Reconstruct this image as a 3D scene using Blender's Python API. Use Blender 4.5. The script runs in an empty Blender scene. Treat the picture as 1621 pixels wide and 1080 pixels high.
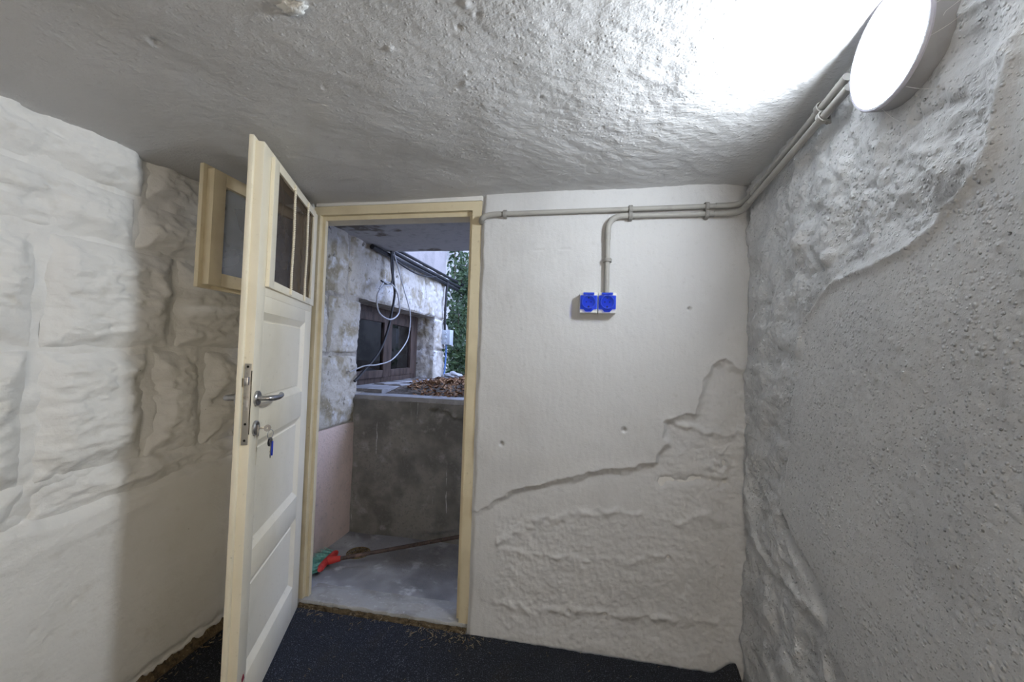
import bpy, bmesh, math, random
import numpy as np
from mathutils import Vector, Matrix

random.seed(7)
rng = np.random.default_rng(11)
scene = bpy.context.scene
COL = scene.collection

# ------------------------------------------------------------------ camera, world, exposure
CZ = 1.32
yw, pt, rl = (math.radians(a) for a in (9.98, 1.81, 1.79))
fw = Vector((-math.sin(yw) * math.cos(pt), math.cos(yw) * math.cos(pt), math.sin(pt)))
r0 = Vector((math.cos(yw), math.sin(yw), 0)); u0 = r0.cross(fw)
rt = r0 * math.cos(rl) + u0 * math.sin(rl); up = -r0 * math.sin(rl) + u0 * math.cos(rl)
cam = bpy.data.cameras.new('camera'); cam.lens = 14.0; cam.sensor_width = 36.0; cam.sensor_fit = 'HORIZONTAL'
cam.clip_start = 0.01; cam.clip_end = 200
camo = bpy.data.objects.new('camera', cam); COL.objects.link(camo)
m = Matrix((rt, up, -fw)).transposed().to_4x4(); m.translation = (0, 0, CZ)
camo.matrix_world = m
scene.camera = camo

world = bpy.data.worlds.new('overcast_evening_sky'); scene.world = world; world.use_nodes = True
bg = world.node_tree.nodes['Background']
bg.inputs['Color'].default_value = (0.50, 0.62, 1.0, 1); bg.inputs['Strength'].default_value = 3.4
LAMP_STRENGTH = 71.0      # cool opal bulkhead on the right wall
REAR_STRENGTH = 31.0      # warm globe lamp on the wall behind the viewpoint
vs = scene.view_settings
vs.view_transform = 'Standard'; vs.look = 'None'; vs.gamma = 1.0; vs.use_curve_mapping = False
vs.exposure = 0.99
scene.cycles.use_light_tree = False; scene.cycles.diffuse_bounces = 4; scene.cycles.glossy_bounces = 3; scene.cycles.max_bounces = 8; scene.cycles.transparent_max_bounces = 8
scene.cycles.sample_clamp_indirect = 6.0; scene.cycles.adaptive_threshold = 0.03; scene.cycles.caustics_reflective = False; scene.cycles.caustics_refractive = False

# ------------------------------------------------------------------ helpers
def tag(o, label=None, cat=None, group=None, kind=None):
    if label: o['label'] = label
    if cat: o['category'] = cat
    if group: o['group'] = group
    if kind: o['kind'] = kind
    return o

def empty(name, loc=(0, 0, 0), rz=0.0, parent=None):
    o = bpy.data.objects.new(name, None); COL.objects.link(o)
    o.location = loc; o.rotation_euler = (0, 0, rz); o.empty_display_size = .05
    if parent: o.parent = parent
    return o

def link(name, me, mat=None, parent=None, loc=None):
    o = bpy.data.objects.new(name, me); COL.objects.link(o)
    if mat: me.materials.append(mat)
    if parent: o.parent = parent
    if loc: o.location = loc
    return o

def np_mesh(name, co, faces, smooth=True):
    me = bpy.data.meshes.new(name)
    co = np.asarray(co, dtype=np.float32).reshape(-1, 3); faces = np.asarray(faces, dtype=np.int32)
    k = faces.shape[1]
    me.vertices.add(len(co)); me.vertices.foreach_set('co', co.ravel())
    me.loops.add(faces.size); me.loops.foreach_set('vertex_index', faces.ravel())
    me.polygons.add(len(faces)); me.polygons.foreach_set('loop_start', np.arange(0, faces.size, k, dtype=np.int32))
    me.update(calc_edges=True); me.validate()
    if smooth: me.polygons.foreach_set('use_smooth', np.ones(len(faces), dtype=bool))
    return me

def grid_mesh(name, U, V, fn, flip=False):
    u, v = np.meshgrid(U, V, indexing='ij'); x, y, z = fn(u, v)
    n, k = u.shape; idx = np.arange(n * k).reshape(n, k)
    f = np.stack([idx[:-1, :-1], idx[1:, :-1], idx[1:, 1:], idx[:-1, 1:]], -1).reshape(-1, 4)
    if flip: f = f[:, ::-1]
    return np_mesh(name, np.stack([x, y, z], -1), f)

def steps(*segs):
    out = []
    for a, b, d in segs:
        n = max(1, int(round((b - a) / d))); out.append(np.linspace(a, b, n, endpoint=False))
    return np.concatenate(out + [np.array([segs[-1][1]])])

def perlin(x, y, seed=0):
    r = np.random.default_rng(seed); P = r.permutation(256); P = np.concatenate([P, P])
    G = r.uniform(0, 2 * np.pi, 256); gx, gy = np.cos(G), np.sin(G)
    xi = np.floor(x).astype(int); yi = np.floor(y).astype(int); xf = x - xi; yf = y - yi
    fu = xf ** 3 * (xf * (xf * 6 - 15) + 10); fv = yf ** 3 * (yf * (yf * 6 - 15) + 10)
    def g(i, j, dx, dy):
        h = P[P[(xi + i) & 255] + ((yi + j) & 255)]; return gx[h] * dx + gy[h] * dy
    a = g(0, 0, xf, yf); b = g(1, 0, xf - 1, yf); c = g(0, 1, xf, yf - 1); d = g(1, 1, xf - 1, yf - 1)
    return ((a + fu * (b - a)) + fv * ((c + fu * (d - c)) - (a + fu * (b - a)))) * 1.5

def fbm(x, y, s, o=4, seed=0, gain=.5):
    t = 0; a = 1.0; x = x * s; y = y * s
    for k in range(o):
        t = t + a * perlin(x + 13.7 * k, y - 7.1 * k, seed + k); x = x * 2.03; y = y * 2.03; a *= gain
    return t

def sst(a, b, x):
    t = np.clip((x - a) / (b - a), 0, 1); return t * t * (3 - 2 * t)

def dline(u, v, pl):
    d = np.full(u.shape, 9.0)
    for (x0, y0), (x1, y1) in zip(pl[:-1], pl[1:]):
        dx, dy = x1 - x0, y1 - y0; t = np.clip(((u - x0) * dx + (v - y0) * dy) / (dx * dx + dy * dy + 1e-12), 0, 1)
        d = np.minimum(d, np.hypot(u - x0 - t * dx, v - y0 - t * dy))
    return d

def sdpoly(u, v, poly):
    d = dline(u, v, poly + [poly[0]]); ins = np.zeros(u.shape, bool)
    for (x0, y0), (x1, y1) in zip(poly, poly[1:] + [poly[0]]):
        c = ((y0 > v) != (y1 > v)) & (u < (x1 - x0) * (v - y0) / ((y1 - y0) if y1 != y0 else 1e-9) + x0)
        ins ^= c
    return np.where(ins, -d, d)

def blob(u, v, x, y, r): return np.exp(-((u - x) ** 2 + (v - y) ** 2) / (r * r))

class MB:
    """collects boxes, tubes, lathes; build() links them as one mesh"""
    def __init__(s): s.bm = bmesh.new()
    def box(s, x0, x1, y0, y1, z0, z1, bev=0.0):
        r = bmesh.ops.create_cube(s.bm, size=1.0)['verts']
        for v in r: v.co = ((x0 + x1) / 2 + v.co.x * (x1 - x0), (y0 + y1) / 2 + v.co.y * (y1 - y0), (z0 + z1) / 2 + v.co.z * (z1 - z0))
        if bev: bmesh.ops.bevel(s.bm, geom=list({e for v in r for e in v.link_edges}), offset=bev, segments=2, affect='EDGES', profile=.6)
        return s
    def prism(s, pts, ax, a, b):
        def mk(p, t):
            q = [p[0], p[1]]; q.insert(ax, t); return s.bm.verts.new(q)
        A = [mk(p, a) for p in pts]; B = [mk(p, b) for p in pts]
        s.bm.faces.new(A[::-1]); s.bm.faces.new(B)
        for i in range(len(pts)):
            j = (i + 1) % len(pts); s.bm.faces.new((A[i], A[j], B[j], B[i]))
        return s
    def tube(s, pts, r, seg=10, smooth=4, cap=True, closed=False, scale2=1.0):
        P = catmull([Vector(p) for p in pts], smooth, closed) if smooth > 1 else [Vector(p) for p in pts]
        n = len(P); R = r if hasattr(r, '__len__') else [r] * n
        if len(R) != n: R = list(np.interp(np.linspace(0, 1, n), np.linspace(0, 1, len(R)), R))
        rings = []; nrm = None
        for i in range(n):
            t = (P[(i + 1) % n] - P[i - 1]) if closed else (P[min(i + 1, n - 1)] - P[max(i - 1, 0)])
            t.normalize()
            if nrm is None:
                nrm = t.orthogonal().normalized() if abs(t.z) > .9 else t.cross(Vector((0, 0, 1))).normalized()
            nrm = (nrm - t * nrm.dot(t)).normalized(); b = t.cross(nrm)
            rings.append([s.bm.verts.new(P[i] + (nrm * math.cos(a) + b * math.sin(a) * scale2) * R[i]) for a in (2 * math.pi * k / seg for k in range(seg))])
        m = n if closed else n - 1
        for i in range(m):
            A, B = rings[i], rings[(i + 1) % n]
            for k in range(seg): s.bm.faces.new((A[k], A[(k + 1) % seg], B[(k + 1) % seg], B[k])).smooth = True
        if cap and not closed: s.bm.faces.new(rings[0][::-1]); s.bm.faces.new(rings[-1])
        return s
    def lathe(s, prof, o, ax, seg=32):
        """profile [(r, h)] turned about axis vector ax through o"""
        ax = Vector(ax).normalized(); e = ax.orthogonal().normalized(); f = ax.cross(e); o = Vector(o); rings = []
        for r, h in prof:
            if r < 1e-6: rings.append([s.bm.verts.new(o + ax * h)])
            else: rings.append([s.bm.verts.new(o + ax * h + (e * math.cos(a) + f * math.sin(a)) * r) for a in (2 * math.pi * k / seg for k in range(seg))])
        for A, B in zip(rings[:-1], rings[1:]):
            for k in range(seg):
                q = [A[k % len(A)], A[(k + 1) % len(A)], B[(k + 1) % len(B)], B[k % len(B)]]
                q = [v for i, v in enumerate(q) if v not in q[:i]]
                if len(q) > 2:
                    fc = s.bm.faces.new(q); fc.smooth = True
        return s
    def build(s, name, mat, parent=None, sharp=True):
        bmesh.ops.recalc_face_normals(s.bm, faces=s.bm.faces[:])
        me = bpy.data.meshes.new(name); s.bm.to_mesh(me); s.bm.free()
        if sharp:
            try: me.set_sharp_from_angle(angle=math.radians(38))
            except Exception: pass
        return link(name, me, mat, parent)

def catmull(P, k, closed=False):
    n = len(P); out = []
    for i in range(n if closed else n - 1):
        if closed: a, b, c, d = P[i - 1], P[i], P[(i + 1) % n], P[(i + 2) % n]
        else: a, b, c, d = P[max(i - 1, 0)], P[i], P[i + 1], P[min(i + 2, n - 1)]
        for j in range(k):
            t = j / k
            out.append(.5 * ((2 * b) + (c - a) * t + (2 * a - 5 * b + 4 * c - d) * t * t + (3 * b - a - 3 * c + d) * t ** 3))
    if not closed: out.append(P[-1])
    return out

# ------------------------------------------------------------------ materials
def mat(name, col, rough=.6, metal=0.0, var=None, bumps=(), spots=(), spec=.3, extra=None, pebbles=()):
    """var: list of (scale, colour, lo, hi[, stretch]) noise blends; spots: (scale, colour, threshold); bumps: (scale, distance[, stretch])"""
    M = bpy.data.materials.new(name); M.use_nodes = True; nt = M.node_tree; N = nt.nodes; L = nt.links
    b = N['Principled BSDF']; b.inputs['Roughness'].default_value = rough; b.inputs['Metallic'].default_value = metal
    b.inputs['Specular IOR Level'].default_value = spec
    tc = N.new('ShaderNodeTexCoord')
    def coords(stretch):
        if not stretch: return tc.outputs['Object']
        mp = N.new('ShaderNodeMapping'); mp.inputs['Scale'].default_value = stretch; L.new(tc.outputs['Object'], mp.inputs['Vector']); return mp.outputs['Vector']
    cur = N.new('ShaderNodeRGB'); cur.outputs[0].default_value = (*col, 1); cur = cur.outputs[0]
    for v in (var or []):
        sc, c, lo, hi = v[:4]
        n = N.new('ShaderNodeTexNoise'); n.inputs['Scale'].default_value = sc; n.inputs['Detail'].default_value = 3; n.inputs['Roughness'].default_value = .6
        L.new(coords(v[4] if len(v) > 4 else None), n.inputs['Vector'])
        r = N.new('ShaderNodeMapRange'); r.interpolation_type = 'SMOOTHSTEP'
        r.inputs['From Min'].default_value = lo; r.inputs['From Max'].default_value = hi; L.new(n.outputs['Fac'], r.inputs['Value'])
        mx = N.new('ShaderNodeMix'); mx.data_type = 'RGBA'; L.new(r.outputs['Result'], mx.inputs['Factor']); L.new(cur, mx.inputs['A']); mx.inputs['B'].default_value = (*c, 1)
        cur = mx.outputs['Result']
    for sc, c, th in spots:
        n = N.new('ShaderNodeTexVoronoi'); n.inputs['Scale'].default_value = sc; L.new(tc.outputs['Object'], n.inputs['Vector'])
        n2 = N.new('ShaderNodeTexNoise'); n2.inputs['Scale'].default_value = sc * .3; L.new(tc.outputs['Object'], n2.inputs['Vector'])
        md = N.new('ShaderNodeMath'); md.operation = 'MULTIPLY'; md.inputs[1].default_value = th * 2; L.new(n2.outputs['Fac'], md.inputs[0])
        sb = N.new('ShaderNodeMath'); sb.operation = 'SUBTRACT'; L.new(md.outputs[0], sb.inputs[0]); sb.inputs[1].default_value = th * .92
        lt = N.new('ShaderNodeMath'); lt.operation = 'LESS_THAN'; L.new(n.outputs['Distance'], lt.inputs[0]); L.new(sb.outputs[0], lt.inputs[1])
        mx = N.new('ShaderNodeMix'); mx.data_type = 'RGBA'; L.new(lt.outputs[0], mx.inputs['Factor']); L.new(cur, mx.inputs['A']); mx.inputs['B'].default_value = (*c, 1)
        cur = mx.outputs['Result']
    L.new(cur, b.inputs['Base Color'])
    prev = None
    for bu in bumps:
        n = N.new('ShaderNodeTexNoise'); n.inputs['Scale'].default_value = bu[0]; n.inputs['Detail'].default_value = 2; n.inputs['Roughness'].default_value = .55
        L.new(coords(bu[2] if len(bu) > 2 else None), n.inputs['Vector'])
        bp = N.new('ShaderNodeBump'); bp.inputs['Distance'].default_value = bu[1]; bp.inputs['Strength'].default_value = 1.0
        L.new(n.outputs['Fac'], bp.inputs['Height'])
        if prev: L.new(prev, bp.inputs['Normal'])
        prev = bp.outputs['Normal']
    for sc, dist, lo in pebbles:
        n = N.new('ShaderNodeTexVoronoi'); n.inputs['Scale'].default_value = sc; L.new(tc.outputs['Object'], n.inputs['Vector'])
        n2 = N.new('ShaderNodeTexNoise'); n2.inputs['Scale'].default_value = sc * .12; L.new(tc.outputs['Object'], n2.inputs['Vector'])
        ra = N.new('ShaderNodeMapRange'); ra.inputs['From Min'].default_value = .35; ra.inputs['From Max'].default_value = .65; ra.inputs['To Min'].default_value = lo; ra.inputs['To Max'].default_value = .48; L.new(n2.outputs['Fac'], ra.inputs['Value'])
        r = N.new('ShaderNodeMapRange'); r.interpolation_type = 'SMOOTHSTEP'; L.new(n.outputs['Distance'], r.inputs['Value'])
        L.new(ra.outputs[0], r.inputs['From Max']); r.inputs['From Min'].default_value = .05; r.inputs['To Min'].default_value = 1; r.inputs['To Max'].default_value = 0
        bp = N.new('ShaderNodeBump'); bp.inputs['Distance'].default_value = dist; bp.inputs['Strength'].default_value = 1.0; L.new(r.outputs[0], bp.inputs['Height'])
        if prev: L.new(prev, bp.inputs['Normal'])
        prev = bp.outputs['Normal']
    if prev: L.new(prev, b.inputs['Normal'])
    if extra: extra(M, nt, b)
    return M

WHITE = (.76, .76, .75)
M_back = mat('painted_plaster', (.60, .60, .605), .75, var=[(3, (.56, .56, .565), .45, .7), (40, (.54, .54, .54), .55, .8)], spots=[(13, (.10, .09, .08), .07)], bumps=[(70, .0011), (22, .0012, (1, 1, .35)), (200, .0006)])
M_right = mat('pebbly_plaster', (.60, .605, .615), .7, var=[(4, (.53, .535, .545), .4, .7), (26, (.46, .46, .455), .6, .78)], spots=[(12, (.08, .07, .06), .06)], bumps=[(95, .0016), (200, .0010)], pebbles=[(75, .0028, .12), (130, .0016, .2)])
M_left = mat('whitewashed_stone', (.83, .83, .82), .72, var=[(2.2, (.78, .775, .75), .42, .68), (12, (.74, .73, .70), .58, .78)], spots=[(13, (.10, .09, .07), .075)], bumps=[(26, .0032, (1, .7, 1.4)), (90, .0014)])
M_ceil = mat('brushed_ceiling_paint', (.61, .61, .615), .7, var=[(3, (.56, .56, .56), .4, .7)], spots=[(9, (.10, .09, .08), .05)], bumps=[(55, .0020, (.6, 1.5, 1)), (120, .0012), (220, .0006)], pebbles=[(60, .0009, .1)])
M_plain = mat('plain_plaster', (.72, .71, .69), .8, bumps=[(50, .003)])
CREAM = (.66, .55, .36)
M_cream = mat('cream_gloss_paint', (.86, .79, .63), .42, var=[(5, (.81, .74, .58), .45, .7), (60, (.70, .63, .48), .62, .8)], spots=[(20, (.16, .11, .06), .06)], bumps=[(45, .0009, (1, 1, .25)), (8, .0012)], spec=.4)
M_frame = mat('aged_cream_paint', (.66, .58, .41), .45, var=[(6, (.59, .51, .35), .45, .7), (50, (.50, .42, .28), .62, .8)], spots=[(22, (.12, .08, .04), .06)], bumps=[(45, .001, (1, 1, .25))], spec=.4)
M_metal = mat('satin_nickel', (.46, .46, .47), .36, 1.0, var=[(60, (.36, .35, .34), .5, .8)], bumps=[(200, .0003)])
M_steel = mat('worn_steel', (.42, .41, .39), .45, .9, var=[(40, (.25, .22, .19), .5, .75)])
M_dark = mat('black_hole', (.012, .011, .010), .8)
M_conduit = mat('grey_pvc', (.38, .37, .345), .5, var=[(14, (.33, .32, .30), .45, .7)], bumps=[(90, .0004)])
M_clip = mat('grey_clip_plastic', (.32, .31, .29), .5, var=[(30, (.26, .25, .24), .45, .7)])
M_sock = mat('off_white_plastic', (.68, .68, .64), .4, var=[(40, (.60, .60, .55), .5, .75)])
M_lampring = mat('lamp_housing_plastic', (.33, .33, .34), .45, var=[(20, (.29, .29, .30), .45, .7)])
M_lamprim = mat('lamp_trim', (.52, .51, .58), .4, var=[(30, (.46, .45, .52), .45, .7)])
M_carpet = mat('dark_ribbed_carpet', (.050, .055, .068), .95, var=[(6, (.062, .062, .066), .5, .75), (200, (.22, .24, .30), .55, .68), (420, (.012, .012, .015), .56, .7)], bumps=[(300, .012), (700, .006)], spec=.1)
M_straw = mat('dry_straw', (.30, .26, .19), .8, var=[(30, (.25, .17, .08), .4, .7)])
M_concrete = mat('dusty_concrete', (.36, .36, .37), .85, var=[(3, (.23, .23, .235), .40, .62), (9, (.50, .50, .52), .56, .74), (50, (.28, .27, .26), .55, .75)], bumps=[(30, .004), (140, .0015)])
M_sill = mat('pale_concrete_sill', (.36, .355, .34), .85, var=[(7, (.26, .25, .23), .45, .7), (50, (.45, .44, .43), .55, .75)], bumps=[(60, .003)])
M_browned = mat('brown_dirt_edge', (.13, .095, .055), .9, var=[(40, (.06, .045, .03), .45, .65), (90, (.24, .19, .12), .58, .72)], bumps=[(120, .006)])
M_ret = mat('damp_dark_concrete', (.25, .24, .215), .75, var=[(4, (.15, .145, .13), .42, .62), (10, (.32, .31, .29), .56, .75), (30, (.50, .50, .48), .66, .72, (1, 1, .08)), (60, (.19, .185, .17), .5, .7)], bumps=[(22, .005), (90, .002)])
M_pink = mat('pink_render', (.66, .52, .46), .9, var=[(5, (.58, .46, .41), .45, .7), (40, (.50, .41, .37), .55, .75)], bumps=[(80, .004)])
M_stone_out = mat('weathered_limestone', (.50, .47, .41), .9, var=[(5, (.30, .26, .18), .48, .62), (8, (.62, .62, .62), .52, .68), (17, (.16, .145, .115), .60, .72), (60, (.42, .38, .31), .5, .7)], bumps=[(24, .004), (90, .0018)])
M_mortar = mat('old_mortar', (.40, .37, .32), .95, var=[(9, (.25, .23, .20), .45, .65)], bumps=[(60, .006)])
M_soffit = mat('painted_soffit', (.42, .42, .43), .85, var=[(3.2, (.16, .14, .12), .55, .63), (20, (.36, .36, .37), .5, .7)], bumps=[(40, .002)])
M_upper = mat('pale_house_render', (.36, .33, .31), .9, var=[(4, (.28, .26, .245), .45, .7)], bumps=[(60, .003)])
M_brown = mat('dark_brown_wood', (.085, .060, .048), .5, var=[(20, (.030, .020, .016), .4, .7, (1, 1, .2))], bumps=[(60, .001)])
M_curtain = mat('grey_net_curtain', (.78, .80, .82), .9, var=[(14, (.6, .62, .66), .4, .7, (1, 1, .1))])
M_rubber = mat('black_cable', (.018, .018, .020), .45, var=[(30, (.03, .03, .032), .45, .7)])
M_wcable = mat('white_cable', (.46, .47, .49), .5, var=[(30, (.36, .36, .38), .45, .7)])
M_bluecable = mat('blue_cable', (.10, .20, .45), .5, var=[(30, (.08, .15, .35), .45, .7)])
M_jbox = mat('grey_box_plastic', (.46, .50, .54), .5, var=[(30, (.38, .42, .46), .45, .7)])
M_leafdry = mat('dry_brown_leaf', (.20, .105, .050), .8, var=[(9, (.34, .20, .10), .45, .6), (14, (.09, .045, .025), .5, .65), (5, (.42, .34, .24), .62, .75)])
M_soil = mat('dark_soil', (.09, .075, .06), .95, var=[(12, (.05, .04, .03), .4, .65), (30, (.16, .13, .10), .55, .7)], bumps=[(40, .01)])
M_ivy = mat('ivy_leaf', (.028, .055, .018), .55, var=[(7, (.055, .09, .028), .45, .65), (15, (.015, .03, .012), .5, .7)])
M_stem = mat('woody_stem', (.10, .075, .05), .85, var=[(30, (.06, .045, .03), .4, .7)])
M_red = mat('red_plastic', (.52, .045, .035), .45, var=[(30, (.38, .03, .03), .45, .7)])
M_bristle = mat('green_bristle', (.20, .48, .37), .6, var=[(40, (.32, .60, .48), .45, .65), (90, (.06, .24, .18), .5, .7)])
M_handle = mat('rusty_brown_handle', (.085, .060, .050), .55, var=[(18, (.20, .13, .10), .55, .72), (50, (.04, .03, .028), .5, .7)])
M_brass = mat('dull_brass', (.30, .22, .11), .5, .7, var=[(60, (.14, .11, .07), .45, .65)])
M_key = mat('key_nickel', (.55, .53, .48), .35, 1.0, var=[(60, (.40, .36, .28), .5, .75)])
M_bluetag = mat('blue_plastic', (.02, .06, .55), .4, var=[(30, (.02, .05, .42), .45, .7)])
M_bluering = mat('dark_blue_plastic', (.035, .085, .55), .3, var=[(30, (.03, .07, .45), .45, .7)])
M_blackplastic = mat('black_plastic', (.015, .015, .02), .4, var=[(30, (.03, .03, .035), .45, .7)])
M_redchip = mat('dark_red_chip', (.28, .03, .05), .6, var=[(90, (.18, .02, .03), .45, .7)])
M_web = mat('cobweb_thread', (.75, .75, .75), .6, var=[(90, (.6, .6, .6), .45, .7)])
M_lump = mat('flaked_plaster', (.74, .74, .72), .8, var=[(40, (.62, .62, .60), .5, .7)], bumps=[(120, .003)])

def glassy(name, tint, alpha_mix, rough=.05, dust=0.0):
    M = bpy.data.materials.new(name); M.use_nodes = True; nt = M.node_tree; N = nt.nodes; L = nt.links
    N.remove(N['Principled BSDF']); out = N['Material Output']
    t = N.new('ShaderNodeBsdfTransparent'); t.inputs['Color'].default_value = (*tint, 1)
    g = N.new('ShaderNodeBsdfGlossy'); g.inputs['Roughness'].default_value = rough; g.inputs['Color'].default_value = (.9, .9, .9, 1)
    fr = N.new('ShaderNodeFresnel'); fr.inputs['IOR'].default_value = 1.5
    n = N.new('ShaderNodeTexNoise'); n.inputs['Scale'].default_value = 9; tc = N.new('ShaderNodeTexCoord'); L.new(tc.outputs['Object'], n.inputs['Vector'])
    ad = N.new('ShaderNodeMath'); ad.operation = 'MULTIPLY_ADD'; ad.inputs[1].default_value = alpha_mix; L.new(n.outputs['Fac'], ad.inputs[0]); L.new(fr.outputs['Fac'], ad.inputs[2])
    mx = N.new('ShaderNodeMixShader'); L.new(ad.outputs[0], mx.inputs['Fac']); L.new(t.outputs[0], mx.inputs[1]); L.new(g.outputs[0], mx.inputs[2]); last = mx
    if dust:
        df = N.new('ShaderNodeBsdfDiffuse'); df.inputs['Color'].default_value = (.62, .64, .66, 1)
        dr = N.new('ShaderNodeMapRange'); dr.inputs['To Min'].default_value = dust * .6; dr.inputs['To Max'].default_value = dust * 1.5; L.new(n.outputs['Fac'], dr.inputs['Value'])
        last = N.new('ShaderNodeMixShader'); L.new(dr.outputs[0], last.inputs['Fac']); L.new(mx.outputs[0], last.inputs[1]); L.new(df.outputs[0], last.inputs[2])
    L.new(last.outputs[0], out.inputs['Surface'])
    return M
M_glass = glassy('dusty_window_glass', (.90, .92, .93), .12, .12, .30)
M_glass2 = glassy('dark_outer_glass', (.94, .96, .98), .02, .0)

def screen_mat():
    M = mat('brown_fly_screen', (.050, .032, .022), .45, var=[(7, (.075, .050, .036), .45, .65, (1, 1, .4)), (30, (.025, .016, .012), .5, .7)], bumps=[(10, .004, (1, 1, .4))])
    nt = M.node_tree; N = nt.nodes; L = nt.links; b = N['Principled BSDF']
    t = N.new('ShaderNodeBsdfTransparent'); t.inputs['Color'].default_value = (.85, .80, .74, 1)
    mx = N.new('ShaderNodeMixShader'); mx.inputs['Fac'].default_value = .62
    L.new(t.outputs[0], mx.inputs[1]); L.new(b.outputs[0], mx.inputs[2]); L.new(mx.outputs[0], N['Material Output'].inputs['Surface'])
    return M
M_screen = screen_mat()

def blue_mat():
    M = mat('translucent_blue_plastic', (.10, .20, .85), .22, var=[(30, (.03, .07, .60), .45, .7)], spec=.5)
    nt = M.node_tree; N = nt.nodes; L = nt.links; b = N['Principled BSDF']
    t = N.new('ShaderNodeBsdfTransparent'); t.inputs['Color'].default_value = (.36, .48, 1.0, 1)
    mx = N.new('ShaderNodeMixShader'); mx.inputs['Fac'].default_value = .14
    L.new(t.outputs[0], mx.inputs[1]); L.new(b.outputs[0], mx.inputs[2]); L.new(mx.outputs[0], N['Material Output'].inputs['Surface'])
    return M
M_blue = blue_mat()

def lampmat(name, col, st):
    M = bpy.data.materials.new(name); M.use_nodes = True; b = M.node_tree.nodes['Principled BSDF']
    b.inputs['Base Color'].default_value = (.85, .85, .85, 1); b.inputs['Emission Color'].default_value = (*col, 1); b.inputs['Emission Strength'].default_value = st
    return M
M_lamp = lampmat('lit_opal_diffuser', (.86, .93, 1.0), LAMP_STRENGTH)
M_rear = lampmat('lit_warm_globe', (1.0, .87, .70), REAR_STRENGTH)

# ------------------------------------------------------------------ the room shell
XL, XR, YB, YF = -1.63, .686, 1.85, -1.5

# floor slab of the cellar
tag(MB().box(-1.75, .85, YF - .1, 1.86, -.12, 0).build('floor', M_concrete), 'grey concrete cellar floor under the carpet', 'floor', kind='structure')

# ceiling: sags toward the stone wall, brush-painted
def ceil_z(x, y):
    yy = np.clip(y, .5, 2.0)
    t = np.clip((x - XL) / (XR - XL), 0, 1)
    zl = 2.003 + np.clip(yy - .83, 0, 2) ** 2 * .065; zr = 2.09 + (1.85 - yy) * .07
    return zl + (zr - zl) * np.power(t, .62)
PITS = [(-1.068, .798, .012, .9), (-.762, 1.024, .007, .5), (-.509, .929, .008, -.5), (-.285, .852, .009, -.5), (-.264, .884, .007, .5), (-.318, .91, .006, .5), (-.336, 1.053, .006, .4), (-.356, 1.09, .008, -.5), (-.145, 1.189, .006, .4), (.047, 1.367, .008, .5)]
def ceil_fn(x, y):
    z = ceil_z(x, y)
    z = z + .008 * fbm(x, y, 1.6, 3, 3)
    near = sst(-.9, .3, x)
    q = x * .8 + y * .6; p = -x * .6 + y * .8
    z = z + (.0007 + .0008 * near) * fbm(q * .45, p, 26, 3, 21) + (.0003 + .0004 * near) * fbm(x, y, 55, 2, 33)
    z = z + .004 * blob(x, y, .25, 1.25, .18) * fbm(x, y, 9, 3, 5)
    for px, py, r, k in PITS: z = z + k * .010 * blob(x, y, px, py, r) - k * .004 * blob(x, y, px - r, py - .5 * r, r)
    # rounded cove down to the right wall and to the back wall
    z = z - .012 * sst(.16, 0, XR + .02 - x) ** 2 * sst(.75, 1.35, y)
    return x, y, z
cm = grid_mesh('ceiling', steps((-1.75, XL - .02, .06), (XL - .02, .72, .0055), (.72, .85, .06)), steps((YF - .1, .3, .12), (.3, .6, .02), (.6, 1.88, .0055), (1.88, 1.97, .03)), ceil_fn, flip=True)
tag(link('ceiling', cm, M_ceil), 'low brush-painted grey white plaster ceiling above the door', 'ceiling', kind='structure')
# flaking plaster lump on the ceiling
lump = bmesh.new(); bmesh.ops.create_icosphere(lump, subdivisions=3, radius=1)
for v in lump.verts:
    k = 1 + .5 * math.sin(v.co.x * 7 + v.co.y * 3) * math.cos(v.co.y * 6)
    v.co = Vector((v.co.x * .030 * k, v.co.y * .016 * k, v.co.z * .010))
lm = bpy.data.meshes.new('plaster_flake'); lump.to_mesh(lm); lump.free()
lm.polygons.foreach_set('use_smooth', [True] * len(lm.polygons))
_c = bpy.data.objects['ceiling']
link('plaster_flake', lm, M_lump, _c, (-.668, .781, float(ceil_z(np.array(-.668), np.array(.781))) - .004))

# back wall: smooth upper plaster broken away low down
BREAK = [(-.60, .52), (-.46, .579), (-.398, .616), (-.328, .665), (-.249, .698), (-.121, .739), (.005, .779), (.119, .822), (.185, .811), (.248, .832), (.327, .871), (.372, .952), (.355, 1.037), (.401, 1.06), (.455, 1.079), (.497, 1.085), (.508, 1.155), (.522, 1.228), (.551, 1.302), (.611, 1.316), (.656, 1.29), (.80, 1.26)]
LOWPOLY = BREAK + [(.80, -.2), (-.70, -.2), (-.70, .48)]
RIDGE2 = [(-.36, .442), (-.28, .488), (-.206, .542), (-.114, .574), (.013, .605), (.137, .626), (.259, .625)]
RIDGE3 = [(-.354, .401), (-.137, .398), (.045, .402), (.22, .418), (.347, .451), (.45, .47)]
RIDGE4 = [(-.366, .168), (-.251, .147), (-.03, .169), (.147, .176), (.352, .188), (.597, .202)]
RIDGE5 = [(.428, .603), (.493, .635), (.55, .65), (.607, .638)]
ARC6 = [(.36, .775), (.48, .80), (.57, .79), (.62, .80)]
RIDGE7 = [(.40, 1.05), (.52, 1.01), (.60, 1.0), (.69, 1.02)]
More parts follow.
